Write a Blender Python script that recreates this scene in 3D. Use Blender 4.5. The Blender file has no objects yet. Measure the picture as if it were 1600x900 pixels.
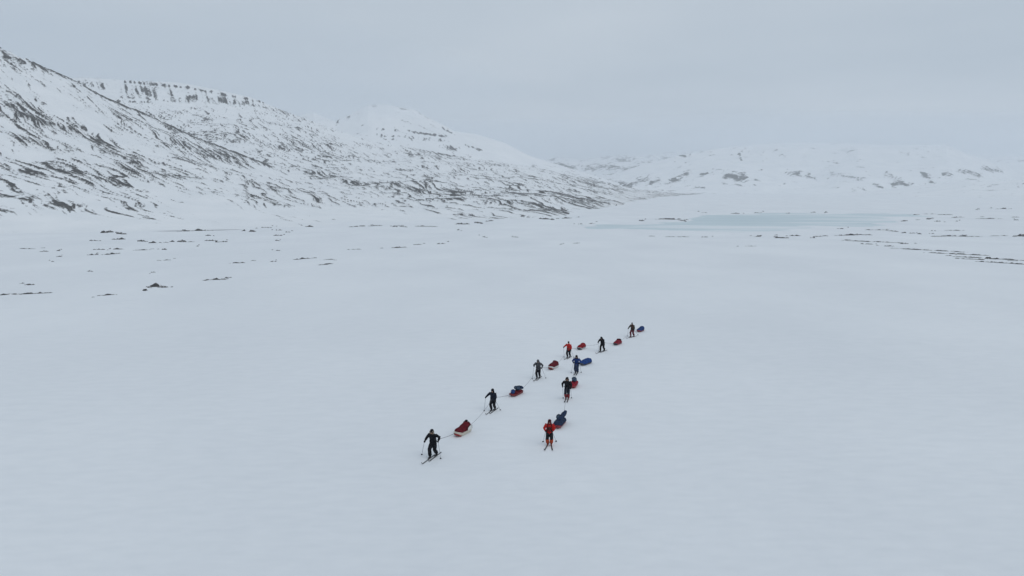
import bpy, bmesh, math, random
import numpy as np
from mathutils import Vector, Matrix
random.seed(7)
S = bpy.context.scene
COL = S.collection
R = math.radians
PI = math.pi

# ------------------------------------------------------------------ camera
F = 1067.0                      # focal length in photo pixels (1600 wide)
CAMZ = 15.0
PITCH = math.atan(155.0 / F)    # horizon sits at photo row 295
cam = bpy.data.cameras.new("camera")
cam.lens = F / 1600.0 * 36.0
cam.sensor_width = 36.0
cam.clip_start = 0.1
cam.clip_end = 60000
camo = bpy.data.objects.new("camera", cam)
camo.location = (0, 0, CAMZ)
camo.rotation_euler = (PI / 2 - PITCH, 0, 0)
COL.objects.link(camo)
S.camera = camo

# ------------------------------------------------------------------ sky
W = bpy.data.worlds.new("World")
S.world = W
W.use_nodes = True
nt = W.node_tree
nt.nodes.clear()
def wn(t, **k):
    n = nt.nodes.new(t)
    for a, b in k.items():
        setattr(n, a, b)
    return n
SUN_EL, SUN_AZ = 48.0, 135.0    # azimuth measured from +Y towards +X: behind the camera, to the right
sky = wn("ShaderNodeTexSky", sky_type='NISHITA', sun_disc=False)
sky.sun_elevation = R(SUN_EL)
sky.sun_rotation = R(SUN_AZ)
sky.air_density = 1.0
sky.dust_density = 4.0
bg1 = wn("ShaderNodeBackground")
bg1.inputs[1].default_value = 0.06
nt.links.new(sky.outputs[0], bg1.inputs[0])
tc = wn("ShaderNodeTexCoord")
# the overcast is a flat ceiling: its texture closes up towards the horizon
sp_ = wn("ShaderNodeSeparateXYZ")
nt.links.new(tc.outputs['Generated'], sp_.inputs[0])
mxz = wn("ShaderNodeMath", operation='MAXIMUM'); mxz.inputs[1].default_value = 0.0
nt.links.new(sp_.outputs[2], mxz.inputs[0])
adz = wn("ShaderNodeMath", operation='ADD'); adz.inputs[1].default_value = 0.06
nt.links.new(mxz.outputs[0], adz.inputs[0])
mp = wn("ShaderNodeCombineXYZ")
for k_ in (0, 1):
    dv = wn("ShaderNodeMath", operation='DIVIDE')
    nt.links.new(sp_.outputs[k_], dv.inputs[0])
    nt.links.new(adz.outputs[0], dv.inputs[1])
    nt.links.new(dv.outputs[0], mp.inputs[k_])
no = wn("ShaderNodeTexNoise")
no.inputs['Scale'].default_value = 0.42
no.inputs['Detail'].default_value = 4
no.inputs['Roughness'].default_value = 0.45
nt.links.new(mp.outputs[0], no.inputs[0])
cr = wn("ShaderNodeValToRGB")
cr.color_ramp.elements[0].position = 0.30
cr.color_ramp.elements[0].color = (0.450, 0.528, 0.608, 1)
cr.color_ramp.elements[1].position = 0.72
cr.color_ramp.elements[1].color = (0.595, 0.660, 0.724, 1)
nt.links.new(no.outputs[0], cr.inputs[0])
bg2 = wn("ShaderNodeBackground")
bg2.inputs[1].default_value = 1.0
nt.links.new(cr.outputs[0], bg2.inputs[0])
mx = wn("ShaderNodeMixShader")
mx.inputs[0].default_value = 0.92
nt.links.new(bg1.outputs[0], mx.inputs[1])
nt.links.new(bg2.outputs[0], mx.inputs[2])
wo = wn("ShaderNodeOutputWorld")
nt.links.new(mx.outputs[0], wo.inputs[0])

# ------------------------------------------------------------------ sun behind the overcast
sl = bpy.data.lights.new("sun", 'SUN')
sl.energy = 0.55
sl.angle = R(55)
sl.color = (1.0, 0.97, 0.93)
so = bpy.data.objects.new("sun", sl)
sd = Vector((math.sin(R(SUN_AZ)) * math.cos(R(SUN_EL)), math.cos(R(SUN_AZ)) * math.cos(R(SUN_EL)), math.sin(R(SUN_EL))))
so.rotation_euler = sd.to_track_quat('Z', 'Y').to_euler()
COL.objects.link(so)

S.view_settings.view_transform = 'Standard'
S.view_settings.look = 'None'
S.view_settings.exposure = 0.0
S.view_settings.gamma = 1.0
S.view_settings.use_curve_mapping = False
S.cycles.max_bounces = 8
S.cycles.diffuse_bounces = 4
S.cycles.volume_bounces = 3
S.cycles.use_denoising = True

# ------------------------------------------------------------------ projection helpers
CP, SP = math.cos(PITCH), math.sin(PITCH)
def z_at(py, D):
    """height of the point seen at photo row py, D metres ahead"""
    return CAMZ + D * np.tan(np.arctan((450.0 - np.asarray(py, float)) / F) - PITCH)
def x_at(px, D, z):
    return (px - 800.0) / F * (D * CP - (z - CAMZ) * SP)
def project(x, y, z):
    zc = y * CP - (z - CAMZ) * SP
    return 800.0 + F * x / zc, 450.0 - F * (y * SP + (z - CAMZ) * CP) / zc
def ray(px, py):
    a, b = (px - 800.0) / F, (450.0 - py) / F
    return Vector((a, CP + SP * b, -SP + CP * b))

# ------------------------------------------------------------------ numpy noise
def _hash(ix, iy, seed):
    h = (ix.astype(np.int64) * 374761393 + iy.astype(np.int64) * 668265263 + seed * 1442695041) & 0xFFFFFFFF
    h = ((h ^ (h >> 13)) * 1274126177) & 0xFFFFFFFF
    h = (h ^ (h >> 16)) & 0xFFFFFFFF
    return h.astype(np.float64) / 4294967295.0
def gnoise(x, y, seed=0):
    x0, y0 = np.floor(x), np.floor(y)
    fx, fy = x - x0, y - y0
    ux, uy = fx * fx * fx * (fx * (fx * 6 - 15) + 10), fy * fy * fy * (fy * (fy * 6 - 15) + 10)
    def g(dx, dy):
        a = _hash(x0 + dx, y0 + dy, seed) * 2 * PI
        return np.cos(a) * (fx - dx) + np.sin(a) * (fy - dy)
    a = g(0, 0) * (1 - ux) + g(1, 0) * ux
    b = g(0, 1) * (1 - ux) + g(1, 1) * ux
    return (a * (1 - uy) + b * uy) * 1.5
def fbm(x, y, seed=0, octv=4, gain=0.5, lac=2.03):
    t, amp = 0, 1.0
    for i in range(octv):
        t = t + amp * gnoise(x, y, seed + 17 * i)
        x, y, amp = x * lac + 5.3, y * lac + 9.1, amp * gain
    return t
def sstep(a, b, v):
    t = np.clip((v - a) / (b - a), 0, 1)
    return t * t * (3 - 2 * t)
def smax(a, b, k):
    return np.maximum(a, b) + k * np.log1p(np.exp(-np.abs(a - b) / k))

# ------------------------------------------------------------------ materials
def new_mat(name):
    m = bpy.data.materials.new(name)
    m.use_nodes = True
    n = m.node_tree
    n.nodes.clear()
    o = n.nodes.new("ShaderNodeOutputMaterial")
    p = n.nodes.new("ShaderNodeBsdfPrincipled")
    n.links.new(p.outputs[0], o.inputs[0])
    return m, n, p
def noise_node(n, scale, detail=4, rough=0.5, coord='Object', mscale=None):
    c = n.nodes.new("ShaderNodeTexCoord")
    v = c.outputs[coord]
    if mscale:
        q = n.nodes.new("ShaderNodeMapping")
        q.inputs['Scale'].default_value = mscale
        n.links.new(v, q.inputs[0])
        v = q.outputs[0]
    t = n.nodes.new("ShaderNodeTexNoise")
    t.inputs['Scale'].default_value = scale
    t.inputs['Detail'].default_value = detail
    t.inputs['Roughness'].default_value = rough
    n.links.new(v, t.inputs[0])
    return t.outputs[0]
def ramp(n, fac, stops):
    r = n.nodes.new("ShaderNodeValToRGB")
    while len(r.color_ramp.elements) < len(stops):
        r.color_ramp.elements.new(0.5)
    for e, (p, c) in zip(r.color_ramp.elements, stops):
        e.position = p
        e.color = (*c, 1)
    n.links.new(fac, r.inputs[0])
    return r.outputs[0]
def mixc(n, fac, a, b):
    m = n.nodes.new("ShaderNodeMix")
    m.data_type = 'RGBA'
    if hasattr(fac, 'links'):
        n.links.new(fac, m.inputs[0])
    else:
        m.inputs[0].default_value = fac
    for s, v in ((m.inputs[6], a), (m.inputs[7], b)):
        if hasattr(v, 'links'):
            n.links.new(v, s)
        else:
            s.default_value = (*v, 1)
    return m.outputs[2]
def math_n(n, op, a, b=None, clamp=False):
    m = n.nodes.new("ShaderNodeMath")
    m.operation = op
    m.use_clamp = clamp
    for s, v in zip(m.inputs, (a, b)):
        if v is None:
            continue
        if hasattr(v, 'links'):
            n.links.new(v, s)
        else:
            s.default_value = v
    return m.outputs[0]
def bump_to(n, p, h, strength, dist):
    b = n.nodes.new("ShaderNodeBump")
    b.inputs['Strength'].default_value = strength
    b.inputs['Distance'].default_value = dist
    n.links.new(h, b.inputs['Height'])
    n.links.new(b.outputs[0], p.inputs['Normal'])

def mat_snow():
    m, n, p = new_mat("wind_packed_snow")
    a = noise_node(n, 0.035, 5, 0.55, 'Object', (1.0, 0.55, 1.0))
    b = noise_node(n, 1.3, 6, 0.6, 'Object', (0.5, 1.2, 1.0))
    c1 = ramp(n, a, [(0.3, (0.79, 0.815, 0.845)), (0.7, (0.855, 0.877, 0.90))])
    c2 = ramp(n, b, [(0.3, (0.95, 0.955, 0.96)), (0.65, (1, 1, 1))])
    m2 = n.nodes.new("ShaderNodeMix"); m2.data_type = 'RGBA'; m2.blend_type = 'MULTIPLY'
    m2.inputs[0].default_value = 1
    n.links.new(c1, m2.inputs[6]); n.links.new(c2, m2.inputs[7])
    n.links.new(m2.outputs[2], p.inputs['Base Color'])
    p.inputs['Roughness'].default_value = 0.85
    p.inputs['Specular IOR Level'].default_value = 0.15
    h = math_n(n, 'ADD', b, noise_node(n, 7.0, 4, 0.6, 'Object', (0.6, 1.2, 1)))
    bump_to(n, p, h, 0.22, 0.04)
    return m
def mat_mountain(name, fine, rockdark=(0.05, 0.052, 0.055), rocklight=(0.14, 0.138, 0.135), lo=0.40, hi=0.72):
    """snow over rock: the rock attribute says where the crags stand proud, fine noise breaks their edges"""
    m, n, p = new_mat(name)
    at = n.nodes.new("ShaderNodeAttribute")
    at.attribute_name = "rock"
    k = noise_node(n, fine, 5, 0.65)
    v = math_n(n, 'ADD', at.outputs['Fac'], math_n(n, 'MULTIPLY', math_n(n, 'SUBTRACT', k, 0.5), 1.0))
    mr = n.nodes.new("ShaderNodeMapRange")
    mr.inputs[1].default_value, mr.inputs[2].default_value = lo, hi
    n.links.new(v, mr.inputs[0])
    mr.clamp = True
    rock = ramp(n, noise_node(n, fine * 2.3, 4, 0.6), [(0.35, rockdark), (0.68, rocklight)])
    snow = ramp(n, noise_node(n, fine * 0.12, 4, 0.5), [(0.3, (0.80, 0.825, 0.85)), (0.7, (0.865, 0.882, 0.90))])
    n.links.new(mixc(n, mr.outputs[0], snow, rock), p.inputs['Base Color'])
    p.inputs['Roughness'].default_value = 0.9
    p.inputs['Specular IOR Level'].default_value = 0.1
    bump_to(n, p, k, 0.5, 0.25 / fine)
    return m
def mat_rock():
    m, n, p = new_mat("bare_rock")
    g = n.nodes.new("ShaderNodeNewGeometry")
    sx = n.nodes.new("ShaderNodeSeparateXYZ")
    n.links.new(g.outputs['Normal'], sx.inputs[0])
    k = noise_node(n, 1.1, 5, 0.65)
    v = math_n(n, 'ADD', sx.outputs[2], math_n(n, 'MULTIPLY', math_n(n, 'SUBTRACT', k, 0.5), 1.6))
    mr = n.nodes.new("ShaderNodeMapRange")
    mr.inputs[1].default_value, mr.inputs[2].default_value = 0.98, 1.14
    mr.clamp = True
    n.links.new(v, mr.inputs[0])
    rock = ramp(n, noise_node(n, 2.4, 5, 0.65), [(0.32, (0.022, 0.023, 0.025)), (0.7, (0.11, 0.108, 0.105))])
    n.links.new(mixc(n, mr.outputs[0], rock, (0.82, 0.835, 0.85)), p.inputs['Base Color'])
    p.inputs['Roughness'].default_value = 0.9
    bump_to(n, p, k, 0.6, 0.15)
    return m
def mat_ice():
    m, n, p = new_mat("lake_ice")
    a = noise_node(n, 0.016, 6, 0.6, 'Object', (0.45, 1.5, 1))
    n.links.new(ramp(n, a, [(0.36, (0.54, 0.645, 0.685)), (0.50, (0.60, 0.695, 0.73)), (0.62, (0.78, 0.82, 0.845))]), p.inputs['Base Color'])
    p.inputs['Roughness'].default_value = 0.45
    p.inputs['Specular IOR Level'].default_value = 0.3
    return m
_fab = {}
def mat_fabric(c, rough=0.8, wear=0.35):
    key = (tuple(c), rough)
    if key in _fab:
        return _fab[key]
    m, n, p = new_mat("cloth_%02d" % len(_fab))
    k = noise_node(n, 9.0, 4, 0.6)
    dk = tuple(v * (1 - wear) for v in c)
    lt = tuple(min(1, v * (1 + wear)) for v in c)
    n.links.new(ramp(n, k, [(0.32, dk), (0.68, lt)]), p.inputs['Base Color'])
    p.inputs['Roughness'].default_value = rough
    p.inputs['Specular IOR Level'].default_value = 0.35 if rough < 0.55 else 0.08
    bump_to(n, p, noise_node(n, 14.0, 3, 0.5), 0.5, 0.02)
    _fab[key] = m
    return m
SNOW = mat_snow()
ROCK = mat_rock()
ICE = mat_ice()
MT_NEAR = mat_mountain("snowy_hillside", 0.30)
MT_MID = mat_mountain("snowy_peak", 0.07)
MT_FAR = mat_mountain("snowy_far_mountain", 0.08)

# ------------------------------------------------------------------ object helpers
def link_mesh(name, verts, faces, mat, parent=None, smooth=True):
    me = bpy.data.meshes.new(name)
    me.from_pydata([tuple(v) for v in verts], [], faces)
    me.update()
    if smooth:
        me.polygons.foreach_set("use_smooth", [True] * len(me.polygons))
    o = bpy.data.objects.new(name, me)
    if mat:
        me.materials.append(mat)
    COL.objects.link(o)
    if parent:
        o.parent = parent
    return o
def grid_mesh(name, X, Y, Z, mat, attr=None, kind='structure'):
    """rows x cols heightfield -> one mesh"""
    r, c = X.shape
    v = np.stack([X, Y, Z], -1).reshape(-1, 3).astype(np.float32)
    i = np.arange(r * c).reshape(r, c)
    q = np.stack([i[:-1, :-1], i[:-1, 1:], i[1:, 1:], i[1:, :-1]], -1).reshape(-1, 4)
    me = bpy.data.meshes.new(name)
    me.vertices.add(len(v))
    me.vertices.foreach_set("co", v.ravel())
    me.loops.add(q.size)
    me.loops.foreach_set("vertex_index", q.ravel().astype(np.int32))
    me.polygons.add(len(q))
    me.polygons.foreach_set("loop_start", (np.arange(len(q)) * 4).astype(np.int32))
    me.polygons.foreach_set("use_smooth", np.ones(len(q), bool))
    me.update(calc_edges=True)
    if attr is not None:
        a = me.attributes.new("rock", 'FLOAT', 'POINT')
        a.data.foreach_set("value", attr.ravel().astype(np.float32))
    me.materials.append(mat)
    o = bpy.data.objects.new(name, me)
    COL.objects.link(o)
    if kind:
        o["kind"] = kind
    return o
def tag(o, label, cat, group=None):
    o["label"] = label
    o["category"] = cat
    if group:
        o["group"] = group
    return o

# ------------------------------------------------------------------ ground
SLOPE = math.tan(R(1.5))
ZL = -11.6                                    # level of the valley floor and the lake
def base_ground(x, y):
    z = smax(-SLOPE * np.asarray(y, float), ZL + 0.15 + 0 * x, 0.8)
    return z
LAKE_PX = [(985, 356.5), (1030, 351), (1075, 346), (1090, 340), (1110, 336), (1200, 334.5), (1300, 336), (1420, 335),
           (1350, 342), (1390, 346), (1310, 350), (1255, 353), (1228, 361), (1160, 365.5), (1080, 362), (1025, 359)]
def on_plane(px, py, z):
    d = ray(px, py)
    t = (z - CAMZ) / d.z
    return d.x * t, d.y * t
LAKE = np.array([on_plane(a, b, ZL) for a, b in LAKE_PX])
def poly_sdf(x, y, P):
    d = np.full(x.shape, 1e18)
    ins = np.zeros(x.shape, bool)
    n = len(P)
    for i in range(n):
        ax, ay = P[i]; bx, by = P[(i + 1) % n]
        ex, ey = bx - ax, by - ay
        t = np.clip(((x - ax) * ex + (y - ay) * ey) / (ex * ex + ey * ey), 0, 1)
        d = np.minimum(d, (x - ax - t * ex) ** 2 + (y - ay - t * ey) ** 2)
        cond = ((ay > y) != (by > y)) & (x < (bx - ax) * (y - ay) / (by - ay + 1e-12) + ax)
        ins ^= cond
    d = np.sqrt(d)
    return np.where(ins, -d, d)
def ground(x, y):
    x = np.asarray(x, float); y = np.asarray(y, float)
    z = base_ground(x, y)
    far = sstep(120, 420, y)
    z = z + (0.10 + 0.55 * far) * fbm(x / 90, y / 90, 3, 3) + 0.9 * far * fbm(x / 260 + 4, y / 200, 8, 3)
    z = z + 0.035 * fbm(x / 7, y / 3.5, 21, 3)
    s = poly_sdf(x, y, LAKE) + 13 * fbm(x / 40, y / 30, 31, 4)
    k = sstep(-10, 14, s)
    return z * k + (ZL - 0.7) * (1 - k)
rows = np.concatenate([np.linspace(-250, 4, 14), np.geomspace(6, 200, 210), np.geomspace(202, 1400, 330), np.geomspace(1420, 12000, 60)])
us = np.linspace(-1.9, 1.9, 760)
Yg, Ug = np.meshgrid(rows, us, indexing='ij')
Xg = Ug * (np.maximum(Yg, 0) * 0.78 + 45)
SNOWFIELD = grid_mesh("snowfield", Xg, Yg, ground(Xg, Yg), SNOW)
xs = np.linspace(LAKE[:, 0].min() - 30, LAKE[:, 0].max() + 30, 12)
ys = np.linspace(LAKE[:, 1].min() - 30, LAKE[:, 1].max() + 30, 12)
Yl, Xl = np.meshgrid(ys, xs, indexing='ij')
grid_mesh("frozen_lake", Xl, Yl, np.full(Xl.shape, ZL), ICE)

def hit(px, py):
    """point of the ground seen at a photo pixel"""
    d = ray(px, py)
    t = 5.0
    for _ in range(26):
        p = Vector((0, 0, CAMZ)) + d * t
        gz = float(ground(p.x, p.y))
        t += (gz - p.z) / (d.z - (-SLOPE if p.y < 400 else 0) * d.y) * 0.9
    p = Vector((0, 0, CAMZ)) + d * t
    p.z = float(ground(p.x, p.y))
    return p

# ------------------------------------------------------------------ mountains
def interp(pts, x):
    a = np.array(pts, float)
    return np.interp(x, a[:, 0], a[:, 1])
def strokes(PX, PY, L, wob=0.0):
    m = np.zeros(PX.shape)
    for x0, y0, x1, y1, w, s in L:
        ex, ey = x1 - x0, y1 - y0
        t = np.clip(((PX - x0) * ex + (PY - y0) * ey) / (ex * ex + ey * ey), 0, 1)
        d = np.hypot(PX - x0 - t * ex, PY - y0 - t * ey) / w
        m = np.maximum(m, s * np.exp(-d * d))
    return m

def left_mountain():
    """the long slope on the left: a near spur and the terraced ridge behind it, one continuous hillside"""
    px = np.concatenate([np.linspace(-620, -60, 120), np.linspace(-58, 1000, 1050), np.linspace(1003, 1120, 60)])
    toe = interp([(-620, 330), (-300, 350), (0, 385), (300, 430), (500, 470), (700, 520), (860, 575), (930, 760), (965, 950), (1000, 1450), (1060, 2600), (1120, 3600)], px)
    crest_y = interp([(-620, 60), (60, 124), (130, 121), (200, 125), (280, 129), (340, 140), (390, 152), (430, 168), (510, 198), (557, 214), (597, 225), (640, 230),
                      (700, 242), (760, 250), (830, 261), (900, 276), (950, 286), (1000, 297), (1060, 303), (1120, 305)], px)
    crest_D = interp([(-620, 1700), (60, 1900), (280, 2000), (430, 2000), (600, 2100), (760, 2250), (900, 2500), (1000, 2900), (1060, 3400), (1120, 4000)], px)
    c1_y = interp([(-620, -160), (-300, -45), (0, 75), (57, 101), (110, 124), (170, 156), (230, 180), (300, 212), (370, 238), (430, 262), (500, 290), (600, 318), (1200, 400)], px)
    c1_D = interp([(-620, 760), (0, 900), (110, 960), (230, 1040), (370, 1140), (500, 1230), (1200, 1300)], px)
    u = np.concatenate([np.linspace(0, 1, 400), np.linspace(1.01, 1.25, 24)])
    U, PXg = np.meshgrid(u, px, indexing='ij')
    T, CD, CY = toe[None], crest_D[None], crest_y[None]
    D = T * (CD / T) ** U
    zt = base_ground(0, T) - 1.5
    zc = z_at(CY, CD)
    t = (D - T) / (CD - T)
    ex = interp([(-620, 2.3), (300, 2.3), (500, 1.8), (700, 1.35), (1100, 1.1)], px)[None]
    h2 = zt + (zc - zt) * np.where(t < 1, np.clip(t, 0, 1) ** ex, 1 - (t - 1) * 2.5)
    z1 = z_at(c1_y, c1_D)[None]
    t1 = (D - T) / np.maximum(c1_D[None] - T, 300)
    h1 = zt + (z1 - zt) * np.where(t1 < 1, np.clip(t1, 0, 1) ** 1.2, 1 - (t1 - 1) * 1.1)
    h1 = np.where(PXg < 640, h1, -500.0)
    Z = smax(h1, h2, 2.0)
    X = x_at(PXg, D, Z)
    Y = D
    foot = sstep(0.0, 0.16, t)
    tops = 1 - 0.85 * np.exp(-((t1 - 1) / 0.10) ** 2) * (PXg < 440)
    tops = tops * (1 - 0.8 * np.exp(-((t - 1) / 0.06) ** 2))
    big = fbm(X / 170, Y / 170, 41, 4)
    Z = Z + foot * tops * (7.0 * big)
    # rock ribs run down the fall line, to the right and towards the viewer
    wx = X + 9 * fbm(X / 60, Y / 60, 51, 2)
    wy = Y + 12 * fbm(X / 60 + 7, Y / 60, 53, 2)
    r1, r2 = 0, 0
    wA, wC = 1 - sstep(250, 430, PXg), sstep(480, 680, PXg)
    for wgt, (dx, dy), L, Wd, sd_ in ((wA, (0.87, -0.50), 44, 6.0, 61), (1 - wA - wC, (0.62, -0.785), 60, 6.0, 62), (wC, (0.40, -0.917), 85, 6.5, 63)):
        al, ac = wx * dx + wy * dy, -wx * dy + wy * dx
        r1 = r1 + wgt * fbm(al / L, ac / Wd, sd_, 4, 0.6)
        r2 = r2 + wgt * fbm(al / (L * 0.35), ac / (Wd * 0.5), sd_ + 7, 3, 0.65)
    clus = fbm(X / 85, Y / 120, 71, 3)
    PXp, PYp = project(X, Y, Z)
    dens = 0.06 + 0.27 * clus + 0.085 * (1 - sstep(200, 420, PXp))
    dens -= 0.04 * sstep(330, 620, PXp) * foot
    # clear snow tongue under the spur, clear foot of the slope
    dens -= strokes(PXp, PYp, [(75, 150, 160, 200, 22, .45), (160, 200, 260, 245, 16, .3), (0, 240, 60, 232, 12, .3), (250, 312, 420, 340, 14, .4), (470, 332, 700, 341, 12, .6), (0, 358, 300, 358, 6, .3), (80, 318, 95, 326, 12, .4), (400, 262, 520, 300, 12, .25)])
    dens += strokes(PXp, PYp, [(0, 150, 70, 190, 14, .22), (30, 210, 55, 222, 9, .3), (120, 200, 175, 232, 11, .3), (60, 255, 130, 285, 14, .25), (155, 275, 200, 300, 10, .3),
                               (0, 290, 150, 340, 9, .25), (270, 225, 420, 262, 8, .32), (260, 200, 310, 212, 6, .25), (480, 270, 620, 300, 7, .25), (600, 285, 800, 322, 10, .28),
                               (330, 205, 560, 245, 18, .15), (640, 232, 720, 245, 10, .2), (800, 300, 930, 320, 12, .2), (820, 318, 900, 338, 8, .25), (880, 275, 960, 292, 8, .2)])
    rock = 0.172 + 0.64 * r1 + 0.38 * r2 + dens
    rock = rock - 0.5 * (1 - sstep(0.015, 0.05, t))
    # crags along the crest of the spur
    cr1 = np.exp(-((t1 - 1.0) / 0.022) ** 2) * (PXp > 50) * (PXp < 430)
    rock += cr1 * (0.55 + 0.5 * fbm(X / 30, Y / 30, 73, 3))
    # the upper ridge: ledges with gullies below them, and clean snow on its cap
    gul = fbm(X / Y * 2000 / 11 + Z / 70, Z / 60, 77, 3)
    band = strokes(PXp, PYp, [(195, 128, 290, 137, 2.0, .85), (290, 137, 440, 165, 2.2, .85), (195, 140, 390, 162, 8, .55), (115, 131, 165, 136, 4.5, .65), (190, 152, 300, 160, 2, .4), (150, 158, 240, 160, 2, .5),
                              (380, 162, 480, 186, 7, .35)])
    up = sstep(0.70, 0.85, t) * (1 - sstep(0.97, 1.0, t1) * (t1 < 1) * (PXp < 250))
    behind = ((t1 > 1.03) & (PXp < 450)) | ((PXp >= 450) & (t > 0.8))
    capm = behind * (1 - sstep(470, 560, PXp)) * (1 - sstep(160, 178, PYp))
    rock = rock * (1 - capm) + capm * (rock * 0.5 + 0.05 + band * (0.6 + 1.6 * gul))
    rock = np.clip(rock, 0, 1)
    Z = Z + 1.3 * sstep(0.35, 0.75, rock) * foot + 0.6 * r1 * foot
    grid_mesh("hillside", X, Y, Z, MT_NEAR, rock)

def mountain(name, pxr, ncol, nrow, toe, crest, crestD, expo, mat, amp, wl, streak, dirn, seed, rock0, clusamp, add=(), sub=(), gully=(), back=0.4, cap=None):
    px = np.linspace(pxr[0], pxr[1], ncol)
    T = interp(toe, px)[None]
    CY = interp(crest, px)[None]
    CD = interp(crestD, px)[None]
    u = np.concatenate([np.linspace(0, 1, nrow), np.linspace(1.02, 1 + back, 16)])
    U, PXg = np.meshgrid(u, px, indexing='ij')
    D = T + (CD - T) * U
    zt = np.full(px.shape, ZL - 6)[None]
    zc = z_at(CY, CD)
    h = zt + (zc - zt) * np.where(U < 1, np.clip(U, 0, 1) ** expo, 1 - (U - 1) * 1.0)
    X = x_at(PXg, D, h)
    Y = D
    hold = sstep(0, 0.15, U) * (1 - 0.8 * np.exp(-((U - 1) / 0.06) ** 2))
    Z = h + hold * amp * fbm(X / wl, Y / wl, seed, 5)
    L, Wd = streak
    dx, dy = dirn
    wx = X + L * 0.4 * fbm(X / L / 1.5, Y / L / 1.5, seed + 3, 2)
    wy = Y + L * 0.5 * fbm(X / L / 1.5 + 9, Y / L / 1.5, seed + 5, 2)
    al, ac = wx * dx + wy * dy, -wx * dy + wy * dx
    r1 = fbm(al / L, ac / Wd, seed + 7, 4, 0.55)
    r2 = fbm(X / (Wd * 1.5), Z / (Wd * 1.0), seed + 9, 3, 0.6)
    clus = fbm(X / (L * 3), Y / (L * 3), seed + 11, 3)
    PXp, PYp = project(X, Y, Z)
    rock = rock0 + 0.5 * r1 + 0.25 * r2 + clusamp * clus
    rock += strokes(PXp, PYp, add) - strokes(PXp, PYp, sub)
    g = strokes(PXp, PYp, gully)
    rock += g * (0.75 + 1.1 * fbm(X / (Wd * 1.2), Z / (Wd * 6), seed + 13, 3))
    if cap is not None:
        rock = rock - 0.8 * sstep(cap[0], cap[1], -PYp)
    rock = np.clip(rock, 0, 1)
    Z = Z + 0.10 * Wd * sstep(0.35, 0.75, rock)
    return grid_mesh(name, X, Y, Z, mat, rock)

left_mountain()
mountain("peak", (380, 800), 420, 150, [(380, 2300), (800, 2900)],
         [(380, 205), (440, 186), (490, 176), (524, 190), (530, 187), (545, 180), (575, 164), (600, 163), (645, 170), (676, 187), (700, 199), (722, 213), (750, 231), (800, 252)],
         [(380, 3300), (800, 3600)], 1.25, MT_MID, 14, 330, (90, 14), (0.95, -0.3), 101, 0.02, 0.12,
         add=[(525, 196, 530, 187, 2.2, .7), (530, 187, 546, 182, 1.8, .55), (575, 164, 588, 165, 1.8, .45)],
         gully=[(588, 202, 640, 205, 1.8, .5), (640, 206, 700, 214, 2.2, .8), (590, 211, 700, 221, 3.2, .6), (690, 228, 716, 234, 5, .7), (716, 222, 750, 236, 2.4, .6), (625, 170, 650, 173, 1.5, .5), (650, 174, 680, 192, 1.5, .5),
                (690, 200, 715, 213, 1.5, .5), (600, 218, 690, 219, 1.6, .4)])
mountain("ridge", (640, 1080), 400, 110, [(640, 2600), (1080, 4300)],
         [(640, 205), (700, 203), (745, 210), (790, 224), (827, 243), (860, 253), (900, 266), (930, 275), (980, 290), (1080, 304)],
         [(640, 4200), (1080, 4600)], 1.2, MT_MID, 10, 380, (100, 16), (0.95, -0.3), 131, 0.10, 0.2,
         add=[(747, 212, 790, 225, 1.8, .7), (790, 225, 826, 241, 1.5, .6), (880, 268, 960, 288, 4, .25)], cap=(-262, -245))
mountain("far_mountain", (780, 1280), 380, 90, [(780, 5200), (1280, 5200)],
         [(780, 262), (830, 252), (850, 249), (872, 245), (905, 249), (940, 245), (1000, 241), (1060, 236), (1280, 232)],
         [(780, 7600), (1280, 7800)], 1.1, MT_FAR, 60, 700, (150, 40), (0.9, 0.43), 151, 0.26, 0.25,
         add=[(860, 255, 890, 262, 5, .3), (920, 262, 1010, 262, 5, .2)])
mountain("far_mountain", (900, 1480), 480, 110, [(900, 3700), (1480, 4100)],
         [(900, 292), (925, 283), (960, 271), (1015, 255), (1060, 243), (1105, 234), (1150, 228), (1250, 222), (1350, 224), (1480, 250)],
         [(900, 5000), (1200, 5600), (1480, 5600)], 1.3, MT_FAR, 30, 600, (130, 26), (0.75, 0.66), 171, 0.02, 0.12,
         add=[(945, 284, 985, 290, 5.5, 0.62), (985, 288, 1015, 276, 4.4, 0.62), (1010, 290, 1030, 280, 3.9, 0.57), (1050, 282, 1075, 272, 5.5, 0.67), (1095, 274, 1105, 270, 3.3, 0.67), (1135, 276, 1165, 280, 6.1, 0.72), (1145, 270, 1163, 272, 3.3, 0.67),
              (1080, 293, 1105, 294, 2.2, 0.57), (1130, 288, 1180, 290, 1.8, 0.52), (1155, 240, 1158, 250, 2.4, 0.72), (1230, 270, 1290, 278, 4.4, 0.52), (1060, 243, 1070, 245, 2.2, 0.47), (1035, 298, 1055, 299, 1.7, 0.52)])
mountain("far_mountain", (1180, 1760), 480, 110, [(1180, 3900), (1760, 3900)],
         [(1180, 290), (1240, 262), (1300, 240), (1340, 226), (1480, 226), (1512, 240), (1545, 252), (1565, 263), (1590, 271), (1640, 274), (1760, 268)],
         [(1180, 5400), (1760, 5600)], 1.25, MT_FAR, 34, 620, (120, 28), (0.8, -0.6), 191, 0.05, 0.16,
         add=[(1250, 275, 1275, 282, 3.9, 0.57), (1300, 272, 1350, 280, 4.4, 0.52), (1365, 288, 1378, 294, 2.8, 0.67), (1385, 272, 1410, 284, 5.5, 0.57), (1440, 270, 1455, 282, 4.4, 0.62), (1475, 272, 1485, 274, 4.4, 0.72), (1500, 266, 1530, 274, 4.4, 0.67),
              (1535, 264, 1565, 268, 3.9, 0.62), (1395, 290, 1425, 288, 3.3, 0.52), (1408, 238, 1420, 240, 2.8, 0.47)])
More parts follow.
